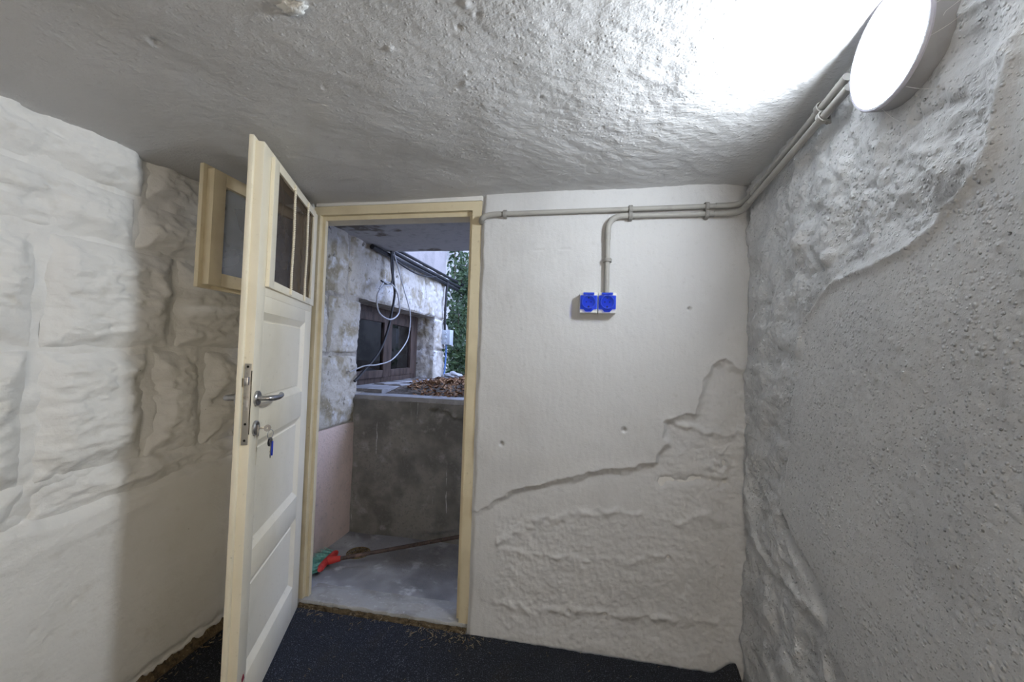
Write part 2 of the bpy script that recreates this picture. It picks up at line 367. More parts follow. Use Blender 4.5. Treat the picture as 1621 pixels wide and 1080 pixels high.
def back_h(x, z):
    wx = x + .012 * fbm(x, z, 14, 3, 41); wz = z + .010 * fbm(x, z, 14, 3, 47)
    sd = sdpoly(wx, wz, LOWPOLY); low = sst(.005, -.030, sd)
    h = .006 * fbm(x, z, 2.2, 3, 51) + .0005 * fbm(x * 1.6, z * .5, 30, 3, 55)
    h = h + .004 * np.exp(-(sd / .03) ** 2) * (sd > 0)
    edge = np.clip(-sd, 0, .2)
    h = h - low * sst(-.52, -.30, x) * (.012 + .008 * np.exp(-edge / .05))
    rough = .0028 * fbm(x, z, 20, 4, 61, .55) + .0013 * fbm(x, z, 55, 2, 67)
    band = sst(.55, .63, wz - .06 * np.sin(x * 2)) * sst(.45, .2, x)            # the smoother trowelled sweep below the break
    h = h + low * rough * (1 - .8 * band) * sst(-.43, -.31, wx)
    for pl, a, w in ((RIDGE2, .010, .018), (RIDGE3, .006, .014), (RIDGE4, .008, .016), (RIDGE5, .010, .018), (ARC6, -.010, .016), (RIDGE7, .010, .016)):
        d = dline(wx, wz, pl); h = h + a * np.exp(-(d / w) ** 2) * (.7 + .8 * fbm(x, z, 18, 2, 71))
    h = h + .016 * blob(x, z, .60, .87, .05) * fbm(x, z, 24, 3, 77)
    for hx, hz, r in ((.46, 1.541, .006), (.395, .452, .008), (.615, .877, .008), (-.36, .894, .008), (.195, .995, .008), (.13, .17, .007), (-.03, .16, .007)):
        h = h - .022 * blob(x, z, hx, hz, r)
    d = dline(x, z, [(-.232, 1.808), (-.14, 1.812), (-.055, 1.814)]); h = h - .003 * np.exp(-(d / .004) ** 2) * (fbm(x, z, 30, 2, 81) > 0)
    # rounded edge against the door frame
    h = h - .016 * sst(-.468, -.496, x + .006 * fbm(z, z * 0, 6, 3, 91)) ** 2
    h = h + .02 * sst(.62, .70, x) ** 2 * sst(1.2, .5, z)
    h = h + .012 * sst(.16, .0, z)                                          # foot bulges slightly
    return h
def back_fn(x, z): return x, YB - back_h(x, z), z
wb = grid_mesh('wall_back', steps((-.497, .74, .0042)), steps((-.02, 2.13, .0046)), back_fn)
w = tag(link('wall_back', wb, M_back), 'white painted plaster back wall with broken patch low down', 'wall', kind='structure')
MB().box(-.497, .85, 1.87, 2.0, -.1, 2.4).build('masonry_core', M_plain, w)
MB().box(-1.9, -1.411, 1.858, 1.95, -.1, 2.4).build('masonry_core', M_plain, w)
MB().box(-1.395, -.497, 1.86, 2.0, 2.062, 2.4).build('lintel', M_plain, w)

# right wall: pebbly render with a large scabbed patch
RPOLY = [(.80, 2.3), (.79, 1.86), (.798, 1.741), (.805, 1.701), (.82, 1.671), (.855, 1.64), (.912, 1.609), (.965, 1.580), (1.05, 1.571), (1.12, 1.561), (1.221, 1.551), (1.285, 1.523), (1.344, 1.489), (1.395, 1.428), (1.422, 1.355), (1.46, 1.20), (1.50, 1.0), (1.534, .821), (1.50, .70), (1.41, .62), (1.30, .57), (1.222, .524), (1.157, .50), (1.05, .30), (.95, -.2), (2.0, -.2), (2.0, 2.3)]
REDGE = RPOLY[1:15]
HOLLOW = [(1.534, .821), (1.455, .76), (1.322, .697), (1.265, .67), (1.259, .585), (1.345, .636), (1.468, .686), (1.549, .743)]
RBAND = [(1.82, .90), (1.81, .796), (1.737, .637), (1.616, .58), (1.41, .599), (1.321, .597)]
_n = 2600
PEB = np.stack([rng.uniform(.62, 1.45, _n), rng.uniform(.55, 1.95, _n), rng.uniform(.0026, .0048, _n), rng.uniform(.0014, .0042, _n) * rng.uniform(.4, 1, _n)], 1)
def right_h(y, z):
    wy = y + .018 * fbm(y, z, 9, 3, 101); wz = z + .016 * fbm(y, z, 9, 3, 107)
    sd = sdpoly(wy, wz, RPOLY); rough = sst(.008, -.010, sd)
    h = .008 * fbm(y, z, 1.8, 3, 111) + .0010 * fbm(y, z, 48, 3, 113, .6) * sst(.5, 1.2, z) + .0005 * fbm(y * .6 + z * .8, z * .6 - y * .8 * 3, 22, 3, 115)
    h = h - rough * (.008 + .006 * np.exp(sd.clip(-.2, 0) / .05))
    e = dline(wy, wz, REDGE); h = h + .012 * np.exp(-(e / .016) ** 2)
    h = h + rough * (.013 * fbm(y, z, 8, 4, 121, .55) + .0022 * fbm(y, z, 44, 3, 127, .6))
    sh = sdpoly(y + .006 * fbm(y, z, 20, 2, 131), z, HOLLOW); h = h - .022 * sst(.006, -.03, sh)
    d = dline(wy, wz, RBAND); h = h + .012 * np.exp(-(d / .022) ** 2)
    for ly, lz, r, a in ((1.413, 1.717, .035, .022), (1.43, 1.65, .02, .014), (1.275, 1.623, .022, .018), (1.31, 1.60, .02, -.016), (1.501, 1.605, .03, -.014), (1.671, 1.268, .04, .012), (1.62, .40, .05, .02), (1.5, .30, .06, .02), (1.55, 1.0, .05, .012), (1.12, 1.80, .05, -.012), (1.25, 1.85, .06, .012)):
        h = h + a * blob(y, z, ly, lz, r)
    g = dline(wy, wz, [(.974, 1.84), (.912, 1.838), (.854, 1.814), (.846, 1.785)]); h = h - .010 * np.exp(-(g / .012) ** 2)
    g = dline(wy, wz, [(.90, 2.005), (.866, 1.996), (.833, 1.985), (.76, 1.96)]); h = h + .010 * np.exp(-(g / .010) ** 2)
    for hy, hz, r in ((1.72, .50, .010), (1.745, 1.36, .006), (1.60, .62, .006)): h = h - .02 * blob(y, z, hy, hz, r)
    iy = (y[:, 0]); iz = z[0]
    for py, pz, r, a in PEB:
        i0, i1 = np.searchsorted(iy, (py - 2.5 * r, py + 2.5 * r)); j0, j1 = np.searchsorted(iz, (pz - 2.5 * r, pz + 2.5 * r))
        if i1 > i0 and j1 > j0: h[i0:i1, j0:j1] += a * blob(y[i0:i1, j0:j1], z[i0:i1, j0:j1], py, pz, r)
    return h
def right_fn(y, z):
    h = right_h(y, z)
    damp = 1 - .9 * blob(y, z, .99, 2.02, .13)
    return XR - h * damp, y, z
wr = grid_mesh('wall_right', steps((YF - .1, .4, .15), (.4, .62, .02), (.62, 1.90, .0042)), steps((-.02, .3, .01), (.3, 2.2, .0046)), right_fn, flip=True)
tag(link('wall_right', wr, M_right), 'rough pebbly grey white plaster wall below the round lamp', 'wall', kind='structure')

# left wall: bedding plane + whitewashed stones as parts, smooth render below
def plaster_top(y): return .745 + .05 * np.clip((y - .89) / .8, -1, 1.3)
def left_fn(y, z):
    wz = z + .012 * fbm(y, z, 7, 3, 141)
    k = sst(-.035, .025, wz - plaster_top(y) - .012 * fbm(y, z, 3, 2, 143))
    x = XL + .004 * fbm(y, z, 2, 3, 151) + .0008 * fbm(y, z, 30, 2, 153)
    x = x - k * (.026 + .010 * fbm(y, z, 12, 3, 157))
    x = x - .012 * np.exp(-((wz - plaster_top(y) - .02) / .02) ** 2)
    d = dline(y + .01 * fbm(y, z, 9, 3, 161), wz, [(.6, .60), (1.0, .66), (1.3, .70)]); x = x + .004 * np.exp(-(d / .02) ** 2)
    x = x + .02 * sst(.05, .0, z + .012 * fbm(y, z, 16, 3, 163)) - .012 * sst(.075, .05, z + .012 * fbm(y, z, 16, 3, 163))
    for hy, hz, r in ((.98, .42, .008), (1.02, .38, .008), (1.08, .46, .007)): x = x - .006 * blob(y, z, hy, hz, r)
    return x, y, z
wl = grid_mesh('wall_left', steps((YF - .1, .2, .12), (.2, .75, .02), (.75, 1.87, .006)), steps((-.02, .9, .006), (.9, 2.14, .012)), left_fn)
WL = tag(link('wall_left', wl, M_left), 'whitewashed stone wall at left with smooth render below', 'wall', kind='structure')

def stone(y0, y1, z0, z1, depth, seed, parent, base, M, sgn=1, res=.0065, bow=0.0, rough=1.0, zf=None, lean=(0, 0), edge=.075):
    """one dressed block: a bellied, chiselled face whose edges sink into the joints"""
    my, mz = (y0 + y1) / 2, (z0 + z1) / 2
    def fn(y, z):
        o = seed * 3.7
        wy = .022 * fbm(y + o, z, 7, 3, seed); wz = .020 * fbm(y, z + o, 7, 3, seed + 5)
        ey = np.minimum(y - y0, y1 - y); ez = np.minimum(z - z0, z1 - z)
        rim = sst(0, .010, np.minimum(ey, ez))
        p = np.minimum(sst(-.015, edge, ey + wy * rim), sst(-.012, edge, ez + wz * rim))
        h = -.012 + .008 * rim + depth * p * (.85 + .4 * fbm(y + o, z - o, 3.0, 2, seed + 9))
        r = fbm(y * .8 + .3 * z + o, z * 1.3 + o, 6.5, 4, seed + 17, .55)
        c = fbm(y * .6 + .5 * z + o, z * 1.6 - .3 * y + o, 20, 3, seed + 23, .55)
        h = h + rough * (.25 + .75 * p) * rim * (.0115 * r + .0062 * c - .005 * sst(.30, .38, np.abs(r)))
        h = h + p * ((y - my) * lean[0] + (z - mz) * lean[1])
        zz = z if zf is None else z + zf(y)
        return base + sgn * h, y, zz
    me = grid_mesh('stone', steps((y0, y1, res)), steps((z0, z1, res)), fn)
    return link('stone', me, M, parent)
def zdrop(y): return .012 * (y - 1.0)
J = .006
rows = [(1.862, 2.075, [(-.55, .05), (.05, .62), (.62, 1.225), (1.235, 1.87)], .038),
        (1.668, 1.852, [(-.55, .30), (.30, .52), (.52, 1.205), (1.215, 1.55), (1.56, 1.87)], .042),
        (1.292, 1.660, [(-.55, .0), (.0, .45), (.45, .945), (.965, 1.36), (1.37, 1.87)], .046),
        (.865, 1.284, [(-.55, .10), (.10, .52), (.52, .94), (.962, 1.275), (1.285, 1.50), (1.51, 1.87)], .046)]
sd_ = 200
for z0, z1, ys, dp in rows:
    for y0, y1 in ys:
        sd_ += 31
        stone(y0, y1, z0, z1, dp * random.uniform(.85, 1.1), sd_, WL, XL - .024, M_left, res=.02 if y1 < .6 else .0065, zf=zdrop)
# long undercut footing stones between the blocks and the render
for y0, y1 in ((-.55, .2), (.2, .955), (.965, 1.87)):
    sd_ += 31
    stone(y0, y1, .735 + .035 * (y0 - .6), .885, .034, sd_, WL, XL - .024, M_left, res=.02 if y1 < .6 else .0065, rough=1.2, lean=(0, .10))

# rear wall behind the camera and closing of the shell
RLP = tag(empty('globe_lamp', (.38, YF, 1.10)), 'lit warm opal globe lamp on the wall behind the viewpoint', 'lamp')
MB().lathe([(0, .0), (.05, 0), (.05, .02), (.035, .03), (.03, .06), (0, .06)], (0, 0, 0), (0, 1, 0), 32).build('wall_bracket', M_lampring, RLP)
MB().lathe([(0, .05)] + [(.11 * math.sin(a), .16 - .11 * math.cos(a)) for a in (math.pi * k / 16 for k in range(1, 16))] + [(0, .27)], (0, 0, 0), (0, 1, 0), 32).build('globe', M_rear, RLP)
tag(MB().box(-1.75, .85, YF - .12, YF, -.1, 2.4).build('wall_front', M_plain), 'plain white plaster wall behind the viewpoint', 'wall', kind='structure')

# dirt line along the foot of the left wall
def dirt_fn(y, t):
    x = XL + .004 + t * .030 * (1 + .5 * fbm(y, t, 14, 3, 401)); return x, y, .030 * (1 - t) ** 1.5 * (1 + .6 * fbm(y, t, 25, 3, 403)) + .006
tag(link('baseboard_left', grid_mesh('baseboard_left', steps((.2, 1.84, .008)), steps((0, 1, .14)), dirt_fn), M_browned), 'crumbling brown dirt edge along foot of whitewashed stone wall', 'edge', kind='structure')

# ------------------------------------------------------------------ carpet
def carpet_fn(x, y):
    e = np.minimum(np.minimum(x - (XL + .025), .664 - x), 1.846 - y)
    z = .010 + .0016 * fbm(x, y, 40, 2, 411) + .004 * fbm(x, y, 3, 2, 413) * sst(0, .2, e) - .008 * sst(.006, 0, e)
    z = z + .055 * sst(.10, .0, .664 - x) * sst(.14, .0, 1.835 - y)           # corner turned up against both walls
    return x, y + .004 * fbm(x, y * 0, 12, 3, 417) * sst(1.7, 1.83, y), z
cp = grid_mesh('carpet', steps((XL + .025, .664, .011)), steps((YF + .02, .3, .1), (.3, 1.846, .011)), carpet_fn)
tag(link('carpet', cp, M_carpet), 'dark blue grey rough carpet covering the cellar floor', 'carpet')
# straw and fluff litter
bm = bmesh.new()
def straw(x, y, z, l):
    a = random.uniform(0, math.pi); dx, dy = math.cos(a) * l, math.sin(a) * l; w_ = .0009
    px, py = -math.sin(a) * w_, math.cos(a) * w_
    vs_ = [bm.verts.new((x - px, y - py, z)), bm.verts.new((x + px, y + py, z)), bm.verts.new((x + dx + px, y + dy + py, z + .003)), bm.verts.new((x + dx - px, y + dy - py, z + .003)), bm.verts.new((x + dx / 2, y + dy / 2, z + .004))]
    bm.faces.new((vs_[0], vs_[1], vs_[4])); bm.faces.new((vs_[2], vs_[3], vs_[4])); bm.faces.new((vs_[1], vs_[2], vs_[4])); bm.faces.new((vs_[3], vs_[0], vs_[4]))
for i in range(80): straw(random.gauss(-.55, .10), 1.825 - abs(random.gauss(0, .05)), .014, random.uniform(.006, .02))
for i in range(70): straw(random.uniform(-1.35, -.5), 1.835 - abs(random.gauss(0, .035)), .014, random.uniform(.006, .022))
for i in range(70): straw(random.uniform(-1.55, .6), random.uniform(1.2, 1.82), .015, random.uniform(.004, .014))
for i in range(60): straw(XL + .05 + abs(random.gauss(0, .02)), random.uniform(1.2, 1.8), .015, random.uniform(.006, .02))
me = bpy.data.meshes.new('straw_litter'); bm.to_mesh(me); bm.free()
tag(link('straw_litter', me, M_straw), 'scattered bits of dry straw on the dark carpet by the threshold', 'litter', kind='stuff')

# ------------------------------------------------------------------ door frame
FR = tag(empty('trim_1', (-.95, 1.87, 0)), 'cream painted wooden door frame in the back wall', 'door frame', kind='structure')
def fpart(name, mb, mt=M_frame):
    o = mb.build(name, mt, FR); o.matrix_parent_inverse = Matrix.Translation(FR.location).inverted(); return o
def jamb(x0, x1, xi, s):   # outer face, step, stop
    ye = 1.912 if s > 0 else 1.985
    pts = [(x0, 1.868), (x1, 1.868), (x1, 1.892), (xi, 1.892), (xi, ye), (x0, ye)]
    return MB().prism(pts, 2, -.02, 2.06)
fpart('jamb', jamb(-1.41, -1.375, -1.358, 1)); fpart('jamb', jamb(-.498, -.545, -.563, -1))
hd = MB(); hd.prism([(1.8688, 2.064), (1.8688, 2.018), (1.8932, 2.018), (1.8932, 1.996), (1.98, 1.996), (1.98, 2.064)], 0, -1.405, -.502)
fpart('head', hd)
def thr_fn(x, y):
    return x, y - .010 * fbm(x, y * 0, 9, 3, 431) * sst(1.90, 1.86, y), .034 - .030 * sst(1.864, 1.852, y) + .003 * fbm(x, y, 14, 3, 433) - .012 * sst(1.95, 2.02, y)
th = tag(link('trim_2', grid_mesh('threshold', steps((-1.40, -.49, .008)), steps((1.848, 2.03, .005)), thr_fn), M_sill), 'worn pale concrete threshold under the door opening', 'threshold', kind='structure')
def te_fn(x, t):
    return x, 1.852 - .014 * t + .006 * fbm(x, t, 16, 3, 437), .022 * (1 - t) ** .7 + .004 + .003 * fbm(x, t, 30, 2, 439)
link('dirt_edge', grid_mesh('dirt_edge', steps((-1.38, -.50, .008)), steps((0, 1, .12)), te_fn), M_browned, th)

# ------------------------------------------------------------------ door leaf (local x: hinge to lock, y 0 = the panelled face, z up)
DR = tag(empty('door_1', (-1.375, 1.835, 0), math.radians(-66.8)), 'open cream wooden panel door with screened window and lever handle', 'door', kind='structure')
T = .028
def dbox(name, *a, mt=M_cream, bev=.0018, parent=DR): return MB().box(*a, bev).build(name, mt, parent)
MB().box(0, .110, -T, 0, .014, 1.50, .0018).box(0, .056, -T, 0, 1.50, 2.024, .0018).build('stile', M_cream, DR); dbox('stile', .640, .714, -T, 0, .014, 2.024)
dbox('rail', .056, .640, -T, 0, 1.985, 2.024); dbox('rail', .110, .640, -T, 0, 1.44, 1.50); dbox('rail', .056, .640, -T, 0, 1.50, 1.56)
dbox('rail', .110, .640, -T, 0, .985, 1.105); dbox('rail', .110, .640, -T, 0, .500, .605); dbox('rail', .110, .640, -T, 0, .014, .172)
lp = MB()
lp.box(-.004, .09, -.044, -T, .014, 1.5, .004); lp.box(-.004, .056, -.044, -T, 1.5, 2.038, .003); lp.box(.625, .728, -.044, -T, .014, 2.038, .004); lp.box(.09, .625, -.044, -T, .014, .19, .003); lp.box(.056, .625, -.044, -T, 1.99, 2.038, .003); lp.box(.056, .625, -.044, -T, 1.40, 1.545, .003); lp.box(.09, .625, -.044, -T, .97, 1.12, .003); lp.box(.09, .625, -.044, -T, .48, .62, .003)
lp.build('rebate_lip', M_cream, DR)
def panel(x0, x1, z0, z1):
    bm_ = bmesh.new(); rings = []
    for i, y in ((0, -.001), (.026, -.015), (.031, -.015), (.034, -.0115)):
        rings.append([bm_.verts.new((x0 + i, y, z0 + i)), bm_.verts.new((x1 - i, y, z0 + i)), bm_.verts.new((x1 - i, y, z1 - i)), bm_.verts.new((x0 + i, y, z1 - i))])
    rings.append([bm_.verts.new((a, -.026, b)) for a, b in ((x0, z0), (x1, z0), (x1, z1), (x0, z1))])
    for A, B in zip(rings[:3], rings[1:4]):
        for k in range(4): bm_.faces.new((A[k], A[(k + 1) % 4], B[(k + 1) % 4], B[k]))
    bm_.faces.new(rings[3]); bm_.faces.new(rings[4][::-1])
    for k in range(4): bm_.faces.new((rings[4][k], rings[4][(k + 1) % 4], rings[0][(k + 1) % 4], rings[0][k]))
    bmesh.ops.recalc_face_normals(bm_, faces=bm_.faces[:])
    me_ = bpy.data.meshes.new('panel'); bm_.to_mesh(me_); bm_.free(); return link('panel', me_, M_cream, DR)
panel(.110, .640, 1.105, 1.44); panel(.110, .640, .605, .985); panel(.110, .640, .172, .500)
# fly screen frame with its brown mesh and two twisted bars
sf = empty('screen_frame', parent=DR)
def sfb(*a): return dbox('frame_bar', *a, bev=.002, parent=sf)
sfb(.008, .064, 0, .010, 1.532, 2.004); sfb(.584, .646, 0, .010, 1.532, 2.004); sfb(.064, .584, 0, .010, 1.976, 2.004); sfb(.064, .584, 0, .010, 1.532, 1.562)
dbox('frame_bead', .622, .646, .009, .0135, 1.532, 2.004, parent=sf, bev=.001)
def scr_fn(s, z): return s, -.004 + .004 * fbm(s, z * .4, 7, 3, 501) + .0015 * fbm(s, z, 20, 2, 503), z
link('screen_mesh', grid_mesh('screen_mesh', steps((.058, .590, .01)), steps((1.556, 1.982, .01)), scr_fn), M_screen, sf)
def twisted(x, z0, z1):
    bm_ = bmesh.new(); n = 150; rings = []
    for i in range(n + 1):
        t = i / n; z = z0 + (z1 - z0) * t; a = t * math.pi * 26; xx = x + .003 * math.sin(t * 9)
        rings.append([bm_.verts.new((xx + math.cos(a + k * math.pi / 2) * .0068, .0135 + math.sin(a + k * math.pi / 2) * .0055, z)) for k in range(4)])
    for A, B in zip(rings[:-1], rings[1:]):
        for k in range(4): bm_.faces.new((A[k], A[(k + 1) % 4], B[(k + 1) % 4], B[k]))
    bm_.faces.new(rings[0][::-1]); bm_.faces.new(rings[-1])
    me_ = bpy.data.meshes.new('twisted_bar'); bm_.to_mesh(me_); bm_.free(); return link('twisted_bar', me_, M_cream, DR)
twisted(.396, 1.536, 2.000); twisted(.193, 1.536, 2.000)
# glazed casement on the far face, swung away from the leaf
CS = empty('casement', (.05, -.044, 0), math.radians(-21.5), DR)
for nm, a in (('frame_bar', (.0, .055, -.034, 0, 1.545, 1.985)), ('frame_bar', (.455, .51, -.034, 0, 1.545, 1.985)), ('frame_bar', (.055, .455, -.034, 0, 1.935, 1.985)), ('frame_bar', (.055, .455, -.034, 0, 1.545, 1.595))):
    dbox(nm, *a, parent=CS, mt=M_frame)
lp = MB(); lp.box(-.012, .045, -.048, -.030, 1.532, 2.0, .003); lp.box(.47, .526, -.048, -.030, 1.532, 2.0, .003); lp.box(.045, .47, -.048, -.030, 1.96, 2.0, .003); lp.box(.045, .47, -.048, -.030, 1.532, 1.575, .003)
lp.build('rebate_lip', M_frame, CS)
MB().box(.05, .46, -.020, -.016, 1.59, 1.94).build('glass_pane', M_glass, CS)
# lever handles
def lever(sgn, y0):
    h = empty('lever_handle', parent=DR)
    MB().lathe([(0, 0), (.026, 0), (.026, .006), (.0235, .009), (0, .009)], (.672, y0, 1.137), (0, sgn, 0), 28).build('rose', M_metal, h)
    y1 = y0 + sgn * .048
    MB().tube([(.672, y0, 1.137), (.672, y0 + sgn * .030, 1.137), (.668, y1 - sgn * .006, 1.137), (.650, y1, 1.136), (.60, y1 + sgn * .001, 1.134), (.555, y1 - sgn * .004, 1.136), (.540, y1 - sgn * .010, 1.139)], [.0095, .0095, .0100, .0105, .0095, .0090, .0070], 14, 5).build('lever', M_metal, h)
lever(1, 0); lever(-1, -.050)
MB().lathe([(0, 0), (.025, 0), (.025, .006), (.022, .009), (0, .009)], (.674, 0, 1.035), (0, 1, 0), 28).build('escutcheon', M_metal, DR)
MB().box(.6685, .6795, .009, .014, 1.006, 1.046, .003).build('lock_cylinder', M_steel, DR)
MB().lathe([(0, 0), (.025, 0), (.025, .008), (0, .008)], (.674, -.050, 1.035), (0, -1, 0), 24).build('escutcheon', M_metal, DR)
# mortise lock face on the leaf edge
lk = MB().box(.7135, .7165, -.0245, -.0045, .985, 1.258, .0008).build('lock_plate', M_steel, DR)
MB().box(.716, .728, -.0215, -.0075, 1.186, 1.214, .003).build('latch_bolt', M_metal, lk)
MB().box(.7162, .7175, -.020, -.009, 1.10, 1.135, .0005).build('dead_bolt', M_metal, lk)
for z in (1.248, 1.055, 1.0): MB().lathe([(.004, 0), (.003, .0012), (0, .0008)], (.7165, -.0145, z), (1, 0, 0), 12).build('screw', M_dark, lk)
MB().box(.7130, .7150, -.0035, -.0015, 1.02, 1.235).build('lock_gap', M_dark, DR)
MB().box(.648, .6515, -.0005, .0006, .90, 1.01).build('painted_key_shadow', M_frame, DR)  # darker strip standing in for the key's cast shadow below the escutcheon
MB().prism([(.655, .176), (.672, .170), (.676, .186), (.664, .196)], 1, -.002, .0015).build('red_chip', M_redchip, DR)

# keys hanging from the lock
KY = tag(empty('key_bunch', (-1.375, 1.835, 0), math.radians(-66.8)), 'bunch of house keys with a blue tag hanging from the door lock', 'keys')
MB().box(.672, .6755, .010, .030, 1.031, 1.037, .001).build('key_shank', M_key, KY)
MB().lathe([(.003, -.0013), (.0120, -.0013), (.0120, .0013), (.003, .0013), (.003, -.0013)], (.674, .040, 1.034), (1, 0, .25), 10).build('key_bow', M_steel, KY)
def ring(c, r, ax, t=.0011):
    ax = Vector(ax).normalized(); e = ax.orthogonal().normalized(); f = ax.cross(e)
    return [Vector(c) + (e * math.cos(a) + f * math.sin(a)) * r for a in (2 * math.pi * k / 14 for k in range(14))]
MB().tube(ring((.670, .049, 1.012), .015, (.3, 1, 0)), .0011, 6, 2, closed=True).build('split_ring', M_metal, KY)
def hangkey(x, y, z, mt, l, tilt):
    k = MB(); k.lathe([(.0045, -.001), (.0125, -.001), (.0125, .001), (.0045, .001), (.0045, -.001)], (x, y, z), (tilt, 1, 0), 14)
    k.box(x - .0035, x + .0035, y - .001, y + .001, z - l, z - .010)
    for q in range(4): k.box(x + .0030, x + .0030 + .0022 * (1 + q % 2), y - .0009, y + .0009, z - l + .004 + q * .006, z - l + .007 + q * .006)
    return k.build('hanging_key', mt, KY)
hangkey(.664, .050, .986, M_key, .058, .1)
MB().lathe([(.006, -.002), (.016, -.002), (.016, .002), (.006, .002), (.006, -.002)], (.664, .0475, .984), (.1, 1, 0), 16).build('key_head_cover', M_blackplastic, KY)
MB().box(.6565, .6605, .050, .056, .935, .985, .0012).build('blue_tag', M_bluetag, KY)

# ------------------------------------------------------------------ conduits, sockets, lamp
def conduit(label, straight, elbows, clips):
    o = tag(empty('conduit', straight[0][0]), label, 'conduit', 'grey surface conduits')
    inv = Matrix.Translation(o.location).inverted()
    def add(nm, mb, mt):
        p = mb.build(nm, mt, o); p.matrix_parent_inverse = inv
    for s in straight: add('pipe', MB().tube(s, .0112, 14, 1), M_conduit)
    for e in elbows: add('elbow', MB().tube(e, .0132, 14, 5), M_conduit)
    for c, d, n in clips:
        c, d, n = Vector(c), Vector(d).normalized(), Vector(n).normalized(); b = d.cross(n)
        mb = MB(); pts = [c + b * (.0155 * math.cos(a)) + n * (.0155 * math.sin(a)) for a in (math.pi * (k / 10 * 1.3 - .15) for k in range(11))]
        
        for w_ in (-.006, -.002, .002, .006):
            mb.tube([c + b * .019 - n * .014 + d * w_] + [p + d * w_ for p in pts] + [c - b * .019 - n * .014 + d * w_], .0026, 8, 1)
        mb.tube([c + b * .020 - n * .016, c - b * .020 - n * .016], .004, 8, 1)
        add('clip', mb, M_clip)
yc = YB - .019; N_ = (0, -1, 0)
conduit('long grey conduit from the door frame along the wall top to the lamp',
        [[(-.40, yc, 1.981), (.58, yc, 1.987)], [(.665, 1.755, 1.998), (.668, 1.155, 2.074)]],
        [[(-.497, 1.862, 1.955), (-.487, yc + .004, 1.962), (-.465, yc, 1.974), (-.425, yc, 1.980), (-.395, yc, 1.981)], [(.555, yc, 1.987), (.60, yc, 1.987), (.640, yc - .010, 1.988), (.660, 1.80, 1.992), (.665, 1.76, 1.998), (.665, 1.735, 2.0)]],
        [((-.375, yc, 1.981), (1, 0, 0), N_), ((.20, yc, 1.985), (1, 0, 0), N_), ((.52, yc, 1.987), (1, 0, 0), N_), ((.667, 1.27, 2.060), (0, -1, .12), (-1, 0, 0))])
conduit('grey conduit rising from the blue sockets and bending right under the long pipe',
        [[(.103, yc, 1.60), (.103, yc, 1.865)], [(.19, yc, 1.955), (.58, yc, 1.953)], [(.655, 1.755, 1.962), (.664, 1.14, 2.036)]],
        [[(.103, yc, 1.85), (.103, yc, 1.885), (.108, yc, 1.92), (.128, yc, 1.945), (.16, yc, 1.955), (.205, yc, 1.955)], [(.55, yc, 1.953), (.595, yc, 1.953), (.634, yc - .012, 1.954), (.652, 1.80, 1.957), (.656, 1.76, 1.962), (.656, 1.735, 1.965)]],
        [((.103, yc, 1.755), (0, 0, 1), N_), ((.20, yc, 1.955), (1, 0, 0), N_), ((.52, yc, 1.953), (1, 0, 0), N_), ((.662, 1.25, 2.023), (0, -1, .12), (-1, 0, 0))])

def socket(x, label):
    o = tag(empty('power_socket', (x, YB - .002, 1.558)), label, 'socket', 'blue lidded power sockets')
    def add(nm, mb, mt, par=o): return mb.build(nm, mt, par)
    b = MB(); b.box(-.0395, .0395, -.046, .008, -.046, .046, .005); add('housing', b, M_sock)
    f = MB(); f.lathe([(.0290, -.0464), (.0290, -.0478), (.0265, -.0478), (.0255, -.0466), (0, -.0466)], (0, 0, .002), (0, 1, 0), 36)
    add('socket_well', f, M_sock)
    for dx, dz, r in ((-.0105, .003, .0032), (.0105, .003, .0032), (0, .022, .0045), (0, -.018, .0045)):
        add('pin_hole', MB().lathe([(0, -.0482), (r, -.0482), (r, -.0465)], (dx, 0, dz), (0, 1, 0), 14), M_dark)
    lid = MB(); lid.box(-.037, .037, -.0555, -.0495, -.030, .032, .0025); lid.box(-.024, .024, -.0555, -.049, .034, .0445, .0015)
    lid.prism([(-.022, -.030), (.022, -.030), (.012, -.041), (-.012, -.041)], 1, -.0545, -.050)
    l = add('lid', lid, M_blue)
    add('lid_ring', MB().lathe([(.0300, -.0578), (.0272, -.0578), (.0262, -.0550), (.0312, -.0550), (.0300, -.0578)], (0, 0, .002), (0, 1, 0), 36), M_bluering, l)
    hb = MB(); hb.box(-.022, -.006, -.0565, -.0545, .0365, .0425, .0008); hb.box(.006, .022, -.0565, -.0545, .0365, .0425, .0008); add('hinge_barrel', hb, M_bluetag, l)
    return o
socket(.0245, 'left one of two wall sockets with clear blue lid'); socket(.1055, 'right one of two blue lidded wall sockets, directly under the vertical conduit')

LP = tag(empty('wall_lamp', (XR, .99, 2.02)), 'lit round white bulkhead lamp high on the rough right wall', 'lamp')
MB().lathe([(0, -.012), (.118, -.012), (.121, .0), (.122, .026), (.120, .034), (.112, .035)], (0, 0, 0), (-1, 0, 0), 64).build('housing', M_lampring, LP)
MB().lathe([(.1205, .032), (.1215, .036), (.119, .040), (.114, .040), (.113, .034)], (0, 0, 0), (-1, 0, 0), 64).build('trim_ring', M_lamprim, LP)
MB().lathe([(.1145, .036), (.112, .039), (.104, .0405), (.085, .0415), (.05, .0425), (0, .043)], (0, 0, 0), (-1, 0, 0), 64).build('diffuser', M_lamp, LP)
